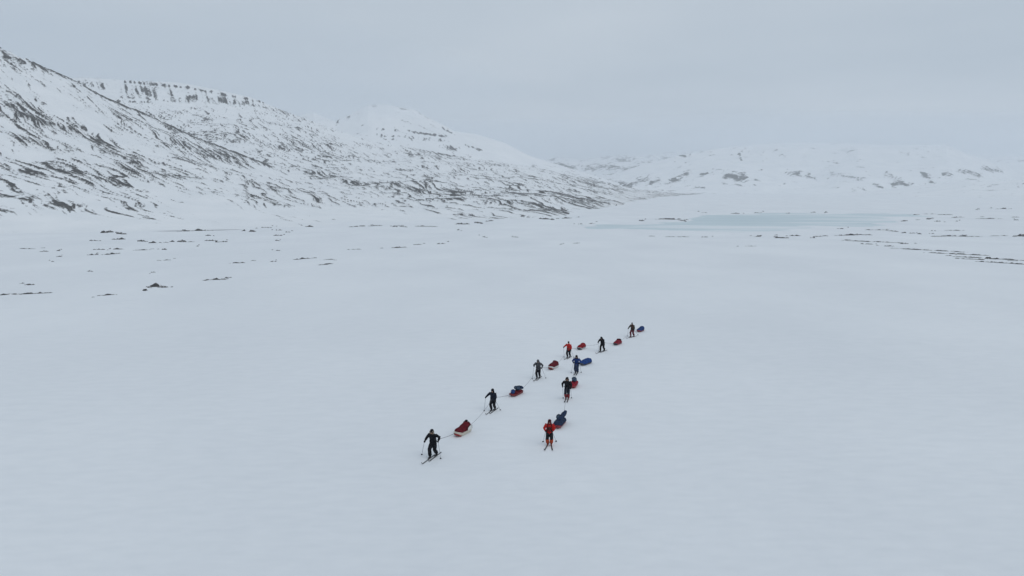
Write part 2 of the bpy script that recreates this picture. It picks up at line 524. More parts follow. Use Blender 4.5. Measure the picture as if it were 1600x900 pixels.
mountain("far_mountain", (1440, 2300), 380, 70, [(1440, 5200), (2300, 3500)],
         [(1440, 236), (1500, 238), (1600, 242), (1750, 236), (1900, 225), (2300, 190)],
         [(1440, 7900), (2300, 6500)], 1.15, MT_FAR, 50, 700, (150, 34), (0.8, -0.6), 211, 0.05, 0.15)
mountain("low_hill", (1250, 2300), 420, 70, [(1250, 2700), (1500, 1900), (2300, 1500)],
         [(1250, 304), (1330, 301), (1380, 296), (1430, 290.5), (1480, 284), (1515, 279), (1545, 283), (1600, 280), (1700, 272), (1900, 250), (2300, 215)],
         [(1250, 3600), (1600, 3200), (2300, 2600)], 1.5, MT_MID, 5, 300, (70, 12), (0.9, 0.43), 231, 0.05, 0.14,
         add=[(1505, 279, 1530, 282, 1.8, .5), (1545, 292, 1560, 288, 2, .35), (1590, 292, 1600, 287, 2, .4)])

# ------------------------------------------------------------------ rock outcrops on the snow plain: x, y, width, height, tilt (photo pixels)
ROCKS = """24 346 14 6 .1;26 353 18 3 0;60 352 8 4 0;84 357 8 3 0;34 362 3 2 0;172 361 5 5 0;160 362 10 5 0;191 364 12 4 .1;145 375 12 3 0;188 372 12 5 0;222 376 30 3 .08;239 378 12 4 0
304 359 32 4.5 -.08;287 376 20 5 .05;332 375 15 3 0;340 377 7 3.5 0;351 376.5 6 3.5 0;153 389 22 2.5 0;184 388 13 3.5 .05;173 396 14 3.5 -.15;145 397 11 3 -.1;222 390 22 2 -.05;257 389 8 2.5 0
70 392 10 2.2 0;42 388 30 2 .03;91 391 6 2.4 0;93 400 8 2.4 0;82 408 4 2 0;139 423 6 2.5 0;256 406 18 1.8 -.05;371 410 22 2.6 -.05;45 444 15 3 0;37 458 62 3.5 -.09;167 460 20 3 -.14;239 445 11 7 -.5;256 447 11 4.5 .1
338 435.5 32 3.8 -.08;239 425 6 1.6 -.1;426 408 8 2 -.1;394 360 11 5 0;366 351 14 2.2 -.05;326 367 9 3 0;433 375 4 2 0;309 384 3 2 0;521 343.5 15 4.5 .05;431 353 16 3 .03;484 353 14 3.4 .03;434 367 14 3 0;450 362 9 2 0
416 355 18 2.2 0;436 359 12 2 0;433 375 5 2.2 0;435 391 9 2 0;559 353 20 2.2 -.08;587 352 18 2.2 -.05;618 353 8 3 0;631 353.5 14 2.2 .05;666 353 34 2.2 0;722 349 24 3 0;746 347 8 3 .2;766 344.5 8 2.2 -.1
716 358.5 4 2.4 0;621 386 20 2.6 -.12;653 381.5 12 2 -.06;688 380 13 2.6 -.06;473 403.5 20 2.6 -.15;509 412 13 3 -.65;514 405 16 1.6 -.03;556 389 18 1.6 -.05;805 370 8 1.6 .1;758 370 9 1.6 .15
876 381 3.5 2.2 0;899 379.5 8 1.7 0;855 341.5 24 3 .08;885 340 18 3 -.05;1003 344 9 3 0;1045 341.5 40 3.2 0;1066 344 8 2.4 .2;1058 369.5 38 1.7 0;1101 369.7 12 2.2 0;1184 368 18 3 -.1;1173 384 18 1.6 0
930 322.5 16 2 0;907 349.5 8 1.6 0;924 348.5 10 1.6 -.05;1149 333 14 2 0;1184 332 14 1.6 0;1221 370.5 14 3.6 .1;1240 367.5 26 2.6 0;1271 371 6 2.2 0;1289 368 12 2.2 0;1325 366.5 54 2.8 -.03;1349 366 20 2.6 .05
1368 358.7 34 1.8 0;1395 360 10 3.4 .1;1413 363 5 2.4 0;1425 363.7 10 2.2 0;1437 364.7 6 2.6 0;1469 368.5 40 2.2 -.03;1501 368.3 46 2.5 .04;1560 368 28 1.5 0;1596 367 14 5 -.1;1355 380.5 16 2.6 .05
1362 377 54 2 .11;1389 383.5 16 2.8 0;1411 379.7 16 2.8 0;1448 390 62 2.2 .14;1493 396 52 2.6 .13;1547 403 62 3.2 .13;1584 411 40 2.6 .14;1517 404 30 2.6 .1;1539 408.5 20 2.2 .1;1483 399 14 1.6 0
1465 345 10 2.2 0;1413 344.7 24 1.9 -.04;1453 341 36 1.8 -.05;1496 339 36 1.8 -.03;1547 341 40 1.8 0;1427 335 22 1.6 0;1477 335 26 1.6 0;1523 313.5 16 2 0;1549 314 8 1.6 0;1584 314 20 2 0;1529 326 4 2.2 0
1568 325.5 24 2 0;1587 343 4 2.2 0;1495 345 4 2 0;1272 331 5 2.2 0;1291 331 4 2.2 0;1232 333 10 1.6 0;1313 356.7 10 2 0;1493 359.7 34 1.4 0;1100 332 10 1.4 0;1076 322 16 1.4 0;1040 318 14 1.3 0;1336 317 24 1.2 0;1420 320 16 1.2 0"""
def make_rock(px, py, w, h, tilt, idx):
    p = hit(px, py + h * 0.4)
    m = p.y / F                       # metres per photo pixel at that distance
    Lx, H = w * m * 1.12, h * m * 0.8
    dep = max(H * 3.0, Lx * 0.15)
    e = math.atan2(CAMZ - p.z, p.y)
    # a tilted outline in the photo is an outcrop running away from or towards the camera
    run = max(-2.2, min(2.2, -tilt / math.tan(e)))
    ang = math.atan(run)
    Lr = Lx / math.cos(ang)
    nx, ny = max(14, min(46, int(w * 1.0))), 7
    rs = 1000 + idx * 13
    u, v = np.meshgrid(np.linspace(-1, 1, nx), np.linspace(-1, 1, ny), indexing='ij')
    prof = 0.42 + 0.95 * fbm(u * max(2.2, w / 11.0) + idx * 3.1, v * 0.8 + idx, rs, 3, 0.6)
    z = (prof * (1 - np.abs(u) ** 3) * (1 - v ** 2)) + 0.35 * fbm(u * w / 4.0, v * 2.5 + idx, rs + 5, 2) * (1 - v ** 2)
    z = np.clip(z, -0.3, 1.25) * H - 0.10 * H
    bend = 0.6 * dep * fbm(u * 1.7, 0 * u + idx * 1.7, rs + 9, 2)
    X, Y = u * Lr / 2, v * dep / 2 + bend
    ca, sa = math.cos(ang), math.sin(ang)
    WX, WY = p.x + X * ca - Y * sa, p.y + X * sa + Y * ca
    WZ = ground(WX, WY) + z
    edge = (np.abs(v) > 0.99) | (np.abs(u) > 0.99)
    WZ = np.where(edge, ground(WX, WY) - 0.5 * H - 0.2, WZ)
    o = grid_mesh("rock", WX, WY, WZ, ROCK, None, None)
    o.parent = SNOWFIELD
rock_list = [tuple(map(float, r.split())) for r in ROCKS.replace("\n", ";").split(";") if r.strip()]
for i, r in enumerate(rock_list):
    make_rock(*r, i)
for i, r in enumerate(rock_list):          # smaller stones broken off beside the larger outcrops
    k = random.uniform(0.55, 1.25) * (1 if random.random() < 0.5 else -1)
    make_rock(r[0] + k * r[2], r[1] + k * r[2] * r[4] + random.uniform(-2.2, 1.6), max(2.5, r[2] * random.uniform(.15, .4)), max(1.3, r[3] * random.uniform(.4, .7)), r[4] * .5, 500 + i)

# ------------------------------------------------------------------ shape kit for figures, sleds and gear
class MB:
    def __init__(self):
        self.v, self.f = [], []
    def tube(self, pts, rad, side=(1, 0, 0), n=12, cap=True):
        """rings along pts; rad entries are r or (r_side, r_other); rounded ends"""
        P = [Vector(p) for p in pts]
        rr = [(r, r) if not isinstance(r, (tuple, list)) else r for r in rad]
        if cap:
            d0, d1 = (P[0] - P[1]).normalized(), (P[-1] - P[-2]).normalized()
            a, b = min(rr[0]), min(rr[-1])
            P = [P[0] + d0 * a * 0.85, P[0] + d0 * a * 0.5] + P + [P[-1] + d1 * b * 0.5, P[-1] + d1 * b * 0.85]
            q0, q1 = rr[0], rr[-1]
            rr = [(q0[0] * .45, q0[1] * .45), (q0[0] * .85, q0[1] * .85)] + rr + [(q1[0] * .85, q1[1] * .85), (q1[0] * .45, q1[1] * .45)]
        base = len(self.v)
        sv = Vector(side)
        for i, p in enumerate(P):
            t = (P[min(i + 1, len(P) - 1)] - P[max(i - 1, 0)]).normalized()
            s_ = sv - t * sv.dot(t)
            if s_.length < 1e-3:
                s_ = Vector((0, 1, 0)) - t * t.y
            s_.normalize()
            o_ = t.cross(s_)
            for k in range(n):
                a = 2 * PI * k / n
                self.v.append(p + s_ * (math.cos(a) * rr[i][0]) + o_ * (math.sin(a) * rr[i][1]))
        for i in range(len(P) - 1):
            for k in range(n):
                self.f.append((base + i * n + k, base + i * n + (k + 1) % n, base + (i + 1) * n + (k + 1) % n, base + (i + 1) * n + k))
        self.f.append(tuple(base + k for k in range(n))[::-1])
        self.f.append(tuple(base + (len(P) - 1) * n + k for k in range(n)))
        return self
    def ell(self, c, r, rot=None, n=14, m=8):
        c = Vector(c)
        base = len(self.v)
        for i in range(1, m):
            ph = PI * i / m
            for k in range(n):
                a = 2 * PI * k / n
                q = Vector((math.sin(ph) * math.cos(a) * r[0], math.sin(ph) * math.sin(a) * r[1], math.cos(ph) * r[2]))
                self.v.append(c + (rot @ q if rot else q))
        top, bot = len(self.v), len(self.v) + 1
        for sgn in (1, -1):
            q = Vector((0, 0, sgn * r[2]))
            self.v.append(c + (rot @ q if rot else q))
        for i in range(m - 2):
            for k in range(n):
                self.f.append((base + i * n + k, base + (i + 1) * n + k, base + (i + 1) * n + (k + 1) % n, base + i * n + (k + 1) % n))
        for k in range(n):
            self.f.append((top, base + k, base + (k + 1) % n))
            self.f.append((bot, base + (m - 2) * n + (k + 1) % n, base + (m - 2) * n + k))
        return self
    def loft(self, rings):
        base, n = len(self.v), len(rings[0])
        for r in rings:
            self.v += [Vector(p) for p in r]
        for i in range(len(rings) - 1):
            for k in range(n):
                self.f.append((base + i * n + k, base + i * n + (k + 1) % n, base + (i + 1) * n + (k + 1) % n, base + (i + 1) * n + k))
        self.f.append(tuple(base + k for k in range(n))[::-1])
        self.f.append(tuple(base + (len(rings) - 1) * n + k for k in range(n)))
        return self
    def build(self, name, mat, parent, smooth=True):
        o = link_mesh(name, self.v, self.f, mat, parent, smooth)
        bm = bmesh.new(); bm.from_mesh(o.data)
        bmesh.ops.recalc_face_normals(bm, faces=bm.faces)
        bm.to_mesh(o.data); bm.free()
        return o
    def fused(self, name, mat, parent, voxel, smooth=4, crease=0.0, seed=0):
        """fuse the overlapping pieces into one continuous skin"""
        o = link_mesh(name + "_raw", self.v, self.f, mat, None, True)
        r = o.modifiers.new("r", 'REMESH'); r.mode = 'VOXEL'; r.voxel_size = voxel; r.use_smooth_shade = True
        q = o.modifiers.new("s", 'SMOOTH'); q.iterations = smooth; q.factor = 0.5
        dg = bpy.context.evaluated_depsgraph_get()
        me = bpy.data.meshes.new_from_object(o.evaluated_get(dg))
        raw = o.data
        bpy.data.objects.remove(o); bpy.data.meshes.remove(raw)
        me.name = name
        if crease:
            nv = len(me.vertices)
            co = np.empty(nv * 3, np.float32); me.vertices.foreach_get("co", co); co = co.reshape(-1, 3)
            nr = np.empty(nv * 3, np.float32); me.vertices.foreach_get("normal", nr); nr = nr.reshape(-1, 3)
            d = crease * fbm(co[:, 0] * 9 + co[:, 1] * 5, co[:, 2] * 13 + seed, seed, 3)
            me.vertices.foreach_set("co", (co + nr * d[:, None]).astype(np.float32).ravel())
        me.polygons.foreach_set("use_smooth", [True] * len(me.polygons))
        if not me.materials:
            me.materials.append(mat)
        ob = bpy.data.objects.new(name, me)
        COL.objects.link(ob)
        ob.parent = parent
        return ob
def root_at(name, loc, rz):
    o = bpy.data.objects.new(name, None)
    o.empty_display_size = 0.2
    o.location = loc
    o.rotation_euler = (0, 0, rz)
    COL.objects.link(o)
    return o
def ik(a, b, l1, l2, pole):
    """joint between a and b for two bones, bending towards pole; returns joint, reachable end"""
    a, b = Vector(a), Vector(b)
    d = b - a
    L = min(d.length, (l1 + l2) * 0.985)
    L = max(L, abs(l1 - l2) * 1.05 + 0.02)
    b = a + d.normalized() * L
    dn = (b - a).normalized()
    x = (l1 * l1 - l2 * l2 + L * L) / (2 * L)
    h = math.sqrt(max(l1 * l1 - x * x, 0))
    p = Vector(pole)
    p = (p - dn * p.dot(dn)).normalized()
    return a + dn * x + p * h, b

BLACK = (0.010, 0.011, 0.015); DARKNAVY = (0.012, 0.016, 0.028); GREY = (0.085, 0.09, 0.10); SKIN = (0.42, 0.25, 0.18)
RED = (0.42, 0.022, 0.02); DKRED = (0.115, 0.010, 0.017); MAROON = (0.11, 0.018, 0.03); BLUE = (0.018, 0.05, 0.16); ROYAL = (0.012, 0.04, 0.17)
NAVY = (0.02, 0.035, 0.075); SLATE = (0.045, 0.07, 0.11); WHITE = (0.66, 0.66, 0.64); CREAM = (0.62, 0.58, 0.50); OLIVE = (0.05, 0.048, 0.035); FUR = (0.30, 0.25, 0.20)
ORANGE = (0.42, 0.07, 0.03); STEEL = (0.22, 0.23, 0.25)

def heading(p, q):
    a, b = hit(*p), hit(*q)
    return math.atan2(-(b.x - a.x), b.y - a.y)      # rotation that turns local +Y onto a->b

def skier(sp):
    fa, fb = hit(*sp['feet'][0]), hit(*sp['feet'][1])    # viewer's left foot (the skier's right), then the other
    mid = (fa + fb) / 2
    rz = heading(*sp['dir'])
    mid.z = float(ground(mid.x, mid.y))
    who = sp['who']
    T = root_at("person", mid, rz)
    tag(T, sp['label'], "person", "ski tourers pulling sleds")
    M = Matrix.Translation(mid) @ Matrix.Rotation(rz, 4, 'Z')
    Mi = M.inverted()
    sc = sp.get('h', 1.78) / 1.78
    fwd = M.to_3x3() @ Vector((0, 1, 0))
    # feet in the skier's own frame: +X is the skier's right
    feet = []
    for i, f in enumerate((fa, fb)):
        q = Mi @ f
        sgn = 1 if i == 0 else -1
        q.x = sgn * min(max(sgn * q.x, 0.09), 0.17)
        lim = sp.get('stride', 0.3)
        q.y = min(max(q.y, -lim), lim)
        w = M @ q
        q.z = float(ground(w.x, w.y)) - mid.z + 0.035
        feet.append(q)
    lean = R(sp.get('lean', 10))
    hip = Vector((0, -0.03 - 0.10 * math.sin(lean), 0.90 * sc))
    up = Vector((0, math.sin(lean), math.cos(lean)))
    chest = hip + up * 0.30 * sc
    shc = hip + up * 0.50 * sc
    neck = hip + up * 0.575 * sc
    nod = R(sp.get('nod', 5)) + lean
    hup = Vector((0, math.sin(nod), math.cos(nod)))
    hf = Vector((0, math.cos(nod), -math.sin(nod)))
    head = neck + hup * 0.135 * sc + hf * 0.02
    sides = (1, -1)
    sh = [shc + Vector((s * 0.185 * sc, 0, 0)) for s in sides]
    hj = [hip + Vector((s * 0.095, 0, -0.02)) for s in sides]
    # hands: where the photo shows them, at the reach given
    hands, elb = [], []
    for i, s in enumerate(sides):
        (hx, hy), reach = sp['hands'][i]
        d = ray(hx, hy)
        cpos = Vector((0, 0, CAMZ))
        t = ((M @ Vector((0, reach, 1.0))) - cpos).dot(fwd) / d.dot(fwd)
        hw = Mi @ (cpos + d * t)
        hw.z = min(max(hw.z, 0.72), 1.45)
        hw.x = s * min(max(s * hw.x, 0.05), 0.62)
        e, hd = ik(sh[i], hw, 0.285 * sc, 0.275 * sc, (s * 0.7, -0.45, -0.5))
        hands.append(hd); elb.append(e)
    ank, knee = [], []
    for i, s in enumerate(sides):
        a = feet[i] + Vector((0, -0.02, 0.10))
        k, a2 = ik(hj[i], a, 0.43 * sc, 0.42 * sc, (s * 0.12, 1, 0.05))
        ank.append(a); knee.append(k)
    # --- body: one continuous skin
    b = MB()
    b.tube([hip - up * 0.04, hip + up * 0.12, chest, shc - up * 0.03, shc + up * 0.03], [(0.145, 0.10), (0.13, 0.095), (0.15, 0.105), (0.16, 0.09), (0.09, 0.07)])
    b.tube([shc, neck + hup * 0.05], [0.062, 0.056])
    for i in (0, 1):
        b.tube([shc + (sh[i] - shc) * 0.6, sh[i], elb[i], hands[i]], [0.055, 0.052, 0.042, 0.03])
        b.tube([hj[i] + Vector((0, 0, 0.05)), (hj[i] + knee[i]) / 2, knee[i], (knee[i] * 0.6 + ank[i] * 0.4), ank[i]], [0.09, 0.08, 0.058, 0.06, 0.042])
        b.tube([ank[i] + Vector((0, -0.03, -0.04)), ank[i] + Vector((0, 0.13, -0.05))], [0.038, 0.03])
        b.ell(hands[i], (0.035, 0.045, 0.045))
    rot = Matrix.Rotation(-nod, 3, 'X')
    def hp(x, y, z):
        return head + rot @ Vector((x, y, z)) * sc
    b.ell(hp(0, -0.012, 0.03), (0.078, 0.097, 0.095), rot)
    b.ell(hp(0, 0.025, -0.05), (0.056, 0.062, 0.070), rot)
    b.tube([hp(0, 0.082, 0.02), hp(0, 0.108, -0.018)], [0.011, 0.016])
    b.ell(hp(0, 0.075, -0.095), (0.026, 0.022, 0.02), rot)
    b.tube([hp(-0.05, 0.072, 0.04), hp(0.05, 0.072, 0.04)], [0.014, 0.014])
    for s in (1, -1):
        b.ell(hp(s * 0.078, -0.01, -0.01), (0.012, 0.022, 0.032), rot)
    b.fused("body", mat_fabric(SKIN, 0.55, 0.08), T, 0.013, 2)
    mo = MB().ell(hp(0, 0.081, -0.068), (0.022, 0.008, 0.007), rot, 10, 6).build("mouth", mat_fabric((0.28, 0.10, 0.09), 0.5), T)
    if sp.get('goggles'):
        g = MB()
        g.tube([hp(-0.062, 0.062, 0.018), hp(-0.03, 0.09, 0.018), hp(0.03, 0.09, 0.018), hp(0.062, 0.062, 0.018)], [(0.02, 0.03)] * 4, side=(0, 1, 0))
        gg = g.build("goggles", mat_fabric(sp['goggles'], 0.2), T)
        MB().tube([hp(0.085 * math.cos(a), -0.005 + 0.10 * math.sin(a), 0.03) for a in np.linspace(R(20), R(-200), 14)], [0.008] * 14, n=6).build("strap", mat_fabric(BLACK), gg)
    else:
        for s in (1, -1):
            MB().ell(hp(s * 0.032, 0.079, 0.018), (0.014, 0.01, 0.009), rot, 10, 6).build("eye", mat_fabric((0.03, 0.02, 0.015), 0.3), T)
    # --- trousers
    tr = MB()
    tr.tube([hip + up * 0.16, hip + up * 0.03, hip - Vector((0, 0, 0.10))], [(0.17, 0.13), (0.19, 0.148), (0.165, 0.13)])
    for i in (0, 1):
        w = sp.get('baggy', 1.0)
        end = ank[i] + Vector((0, 0, 0.08))
        tr.tube([hj[i] + Vector((0, 0, 0.03)), (hj[i] + knee[i]) / 2, knee[i], knee[i] * 0.5 + end * 0.5, end],
                [0.122, 0.122 * w, 0.105 * w, 0.106 * w, 0.098 * w])
    tr.fused("trousers", mat_fabric(sp['trousers'], 0.75), T, 0.018, 3, 0.010, 3)
    # --- jacket with sleeves
    j = MB()
    hem = hip - up * sp.get('hem', 0.06)
    j.tube([hem, hip + up * 0.08, chest - up * 0.04, chest + up * 0.1, shc - up * 0.01, shc + up * 0.05, neck], [(0.222, 0.178), (0.212, 0.172), (0.215, 0.18), (0.228, 0.175), (0.212, 0.145), (0.135, 0.11), (0.085, 0.085)])
    for i in (0, 1):
        wr = hands[i] + (elb[i] - hands[i]).normalized() * 0.075
        j.tube([shc + (sh[i] - shc) * 0.55 - up * 0.02, sh[i], sh[i] * 0.5 + elb[i] * 0.5, elb[i], elb[i] * 0.5 + wr * 0.5, wr], [0.10, 0.102, 0.092, 0.084, 0.074, 0.056])
    jk = j.fused("jacket", mat_fabric(sp['jacket'], 0.7), T, 0.018, 3, 0.012, 7)
    MB().tube([hip + up * 0.42 + Vector((0, 0.172, 0)), hip + up * 0.20 + Vector((0, 0.186, 0)), hem + Vector((0, 0.183, 0))], [0.007] * 3, n=6).build("zip", mat_fabric(sp.get('zip', BLACK)), jk)
    # --- harness the sled is pulled by
    hn = MB()
    wc = hip + up * 0.08
    pts = [wc + Vector((0.222 * math.cos(a), 0.183 * math.sin(a), 0)) for a in np.linspace(0, 2 * PI, 25)[:-1]]
    ring = [[p * 1.0 + Vector((0, 0, dz)) + (p - wc).normalized() * dr for dz, dr in ((-0.03, 0), (0.03, 0), (0.03, 0.014), (-0.03, 0.014))] for p in pts]
    base = len(hn.v)
    for r_ in ring:
        hn.v += r_
    for i in range(24):
        k = (i + 1) % 24
        for q in range(4):
            hn.f.append((base + i * 4 + q, base + i * 4 + (q + 1) % 4, base + k * 4 + (q + 1) % 4, base + k * 4 + q))
    h_o = hn.build("harness_belt", mat_fabric(sp.get('belt', BLACK), 0.6), T)
    if sp.get('straps'):
        for s in (1, -1):
            MB().tube([wc + Vector((s * 0.12, 0.165, 0)), chest + Vector((s * 0.12, 0.182, 0)), shc + Vector((s * 0.115, 0.125, 0.02)), shc + Vector((s * 0.11, -0.01, 0.105)), shc + Vector((s * 0.115, -0.145, -0.04)), wc + Vector((s * 0.10, -0.16, 0.06))],
                      [(0.022, 0.012)] * 6, n=8).build("shoulder_strap", mat_fabric(sp['straps'], 0.7), T)
    if sp.get('pack'):
        k = MB()
        c = chest + Vector((0, -0.23, 0.05))
        k.tube([c - up * 0.17, c, c + up * 0.2], [(0.13, 0.08), (0.15, 0.10), (0.11, 0.075)])
        k.fused("backpack", mat_fabric(sp['pack'], 0.7), T, 0.02, 2, 0.006, 5)
    if sp.get('chest_bag'):
        k = MB()
        c = chest + Vector((0, 0.205, 0.0))
        k.tube([c - up * 0.10, c + up * 0.06], [(0.10, 0.05), (0.09, 0.045)])
        k.fused("chest_bag", mat_fabric(sp['chest_bag'], 0.6), T, 0.015, 2)
    # --- head wear
    hc = mat_fabric(sp['hat'], 0.85)
    if sp.get('hood'):
        hd = MB()
        hd.ell(hp(0, -0.022, 0.04), (0.118, 0.122, 0.122), rot)
        hd.ell(hp(0, -0.05, -0.06), (0.120, 0.112, 0.095), rot)
        hd.ell(hp(0, -0.01, -0.135), (0.14, 0.125, 0.06), rot)
        o = hd.fused("hood", hc, T, 0.014, 2, 0.006, 9)
        if sp.get('fur'):
            f = MB()
            pts = [hp(0.118 * math.sin(a), 0.045 + 0.02 * math.cos(2 * a), -0.02 + 0.12 * math.cos(a)) for a in np.linspace(-2.6, 2.6, 22) if abs(a) > 0.75]
            f.tube(pts, [0.030 + 0.008 * random.random() for _ in pts], n=8)
            f.build("fur_trim", mat_fabric(sp['fur'], 1.0, 0.6), o)
    if not sp.get('hood') or sp.get('cap'):
        ht = MB()
        ht.ell(hp(0, -0.015, 0.062), (0.090, 0.108, 0.085), rot)
        ht.tube([hp(0, -0.012, 0.045), hp(0, -0.012, 0.075)], [(0.092, 0.110), (0.090, 0.108)], n=16)
        o = ht.fused("hat", mat_fabric(sp.get('cap', sp['hat']), 0.9), T, 0.012, 2)
        if sp.get('bobble'):
            MB().ell(hp(0, -0.02, 0.160), (0.03, 0.03, 0.028), rot).build("bobble", hc, o)
        if not sp.get('hood'):
            MB().tube([neck - up * 0.03, neck + hup * 0.05], [(0.085, 0.085), (0.078, 0.082)]).build("neck_gaiter", mat_fabric(sp.get('gaiter', sp['jacket'])), T)
    # --- boots, gloves
    for i in (0, 1):
        bt = MB()
        a = feet[i]
        bt.tube([a + Vector((0, -0.09, 0.05)), a + Vector((0, 0.0, 0.055)), a + Vector((0, 0.10, 0.05)), a + Vector((0, 0.17, 0.042))], [(0.047, 0.05), (0.050, 0.055), (0.052, 0.048), (0.042, 0.036)])
        bt.tube([a + Vector((0, -0.045, 0.06)), a + Vector((0, -0.035, 0.16)), a + Vector((0, -0.02, 0.27))], [0.060, 0.064, 0.078])
        o = bt.fused("boot", mat_fabric(sp.get('boots', BLACK), 0.5), T, 0.013, 2)
        if sp.get('gaiters'):
            l0, l1 = a + Vector((0, -0.03, 0.17)), knee[i] * 0.80 + ank[i] * 0.20
            MB().tube([l0, l0 * 0.5 + l1 * 0.5, l1], [0.104, 0.112, 0.116], n=14).build("gaiter", mat_fabric(sp['gaiters'], 0.7), T)
    # --- poles with the hands closed round them
    for i, s in enumerate(sides):
        hw = M @ hands[i]
        tip = hit(*sp['poles'][i])
        axis = (hw - tip).normalized()
        L = (hw - tip).length
        if L > 1.45:
            tip = hw - axis * 1.45
            tip.z = max(tip.z, float(ground(tip.x, tip.y)) - 0.02)
        tip = tip - axis * 0.06
        L = (hw - tip).length
        pr = root_at("ski_pole", tip, 0)
        pr.rotation_euler = axis.to_track_quat('Z', 'Y').to_euler()
        nm = "right" if i == 0 else "left"
        tag(pr, "thin grey ski pole in the %s hand of %s" % (nm, who), "ski pole", "ski poles of the tourers")
        MB().tube([(0, 0, 0.05), (0, 0, L - 0.06)], [0.0095, 0.0115], n=8).build("shaft", mat_fabric(sp.get('pole', STEEL), 0.4), pr)
        MB().tube([(0, 0, 0), (0, 0, 0.06)], [0.003, 0.008], n=6).build("tip", mat_fabric(STEEL, 0.3), pr)
        bk = MB()
        bk.loft([[(r * math.cos(a), r * math.sin(a), z) for a in np.linspace(0, 2 * PI, 13)[:-1]] for r, z in ((0.012, 0.125), (0.052, 0.085), (0.056, 0.09), (0.014, 0.14))])
        bk.build("basket", mat_fabric(BLACK, 0.6), pr)
        MB().tube([(0, 0, L - 0.08), (0, 0, L + 0.03), (0, 0, L + 0.07)], [0.015, 0.017, 0.02], n=8).build("grip", mat_fabric(BLACK, 0.8), pr)
        # glove: palm, four curled fingers of unequal length, thumb from the side of the palm
        ax = (Mi.to_3x3() @ axis).normalized()
        c = hands[i]
        arm = (c - elb[i]).normalized()
        out = (arm - ax * arm.dot(ax))
        out = out.normalized() if out.length > 0.05 else Vector((0, 1, 0))
        lat = ax.cross(out) * s
        g = MB()
        back = c + lat * 0.035
        g.tube([c - arm * 0.10, c - arm * 0.05 + lat * 0.01], [0.052, 0.046])
        g.tube([c - arm * 0.05 + lat * 0.015, back + out * 0.01], [0.042, 0.040])
        for k in range(4):
            z = ax * (0.036 - 0.024 * k)
            ln = (0.95, 1.08, 1.0, 0.82)[k]
            g.tube([back + z, c + z + (out * 0.042 + lat * 0.016) * ln, c + z + (out * 0.036 - lat * 0.026) * ln, c + z - lat * 0.036 * ln - out * 0.006], [0.0155, 0.0145, 0.0135, 0.012], n=7)
        g.tube([c - arm * 0.035 + ax * 0.035, c - lat * 0.022 + ax * 0.05 - out * 0.012, c - lat * 0.018 + ax * 0.052 + out * 0.024], [0.018, 0.016, 0.013], n=7)
        g.fused("glove", mat_fabric(sp.get('gloves', BLACK), 0.8), T, 0.0075, 1)
    # --- skis
    for i, s in enumerate(sides):
        fw = M @ feet[i]
        nm = "right" if i == 0 else "left"
        so_ = sp.get('splay', (0, 0))[i]
        g0 = Vector((fw.x, fw.y, float(ground(fw.x, fw.y)) + 0.004))
        kr = root_at("ski", g0, rz + R(so_))
        fd = Vector((-math.sin(rz + R(so_)), math.cos(rz + R(so_)), 0))
        tilt = math.atan2(float(ground(*(g0 + fd).xy)) - float(ground(*(g0 - fd * 0.8).xy)), 1.8)
        kr.rotation_euler = (tilt, 0, rz + R(so_))
        tag(kr, "narrow touring ski on the %s foot of %s" % (nm, who), "ski", "skis of the tourers")
        rings = []
        for y in np.linspace(-0.66, 1.08, 24):
            tq = max(0, (y - 0.82) / 0.26)
            tl = max(0, (-y - 0.58) / 0.08)
            w = (0.036 - 0.006 * math.cos(min(1, abs(y) / 0.9) * PI) * 0.6) * (1 - 0.75 * tq ** 2.2) * (1 - 0.4 * tl)
            z = 0.17 * tq ** 2 + 0.01 * tl
            th = 0.022 - 0.012 * abs(y)
            rings.append([(-w, y, z), (w, y, z), (w, y, z + th), (-w, y, z + th)])
        MB().loft(rings).build("ski_board", mat_fabric(sp.get('ski', (0.03, 0.03, 0.035)), 0.35), kr, False)
        MB().tube([(0, 0.10, 0.026), (0, 0.19, 0.03)], [(0.04, 0.018), (0.036, 0.02)], n=8).build("toe_binding", mat_fabric((0.06, 0.06, 0.065), 0.4), kr)
        MB().tube([(0, -0.15, 0.026), (0, -0.09, 0.028)], [(0.034, 0.014), (0.034, 0.016)], n=8).build("heel_binding", mat_fabric((0.06, 0.06, 0.065), 0.4), kr)
    return M @ (hip + up * 0.08), fwd, M

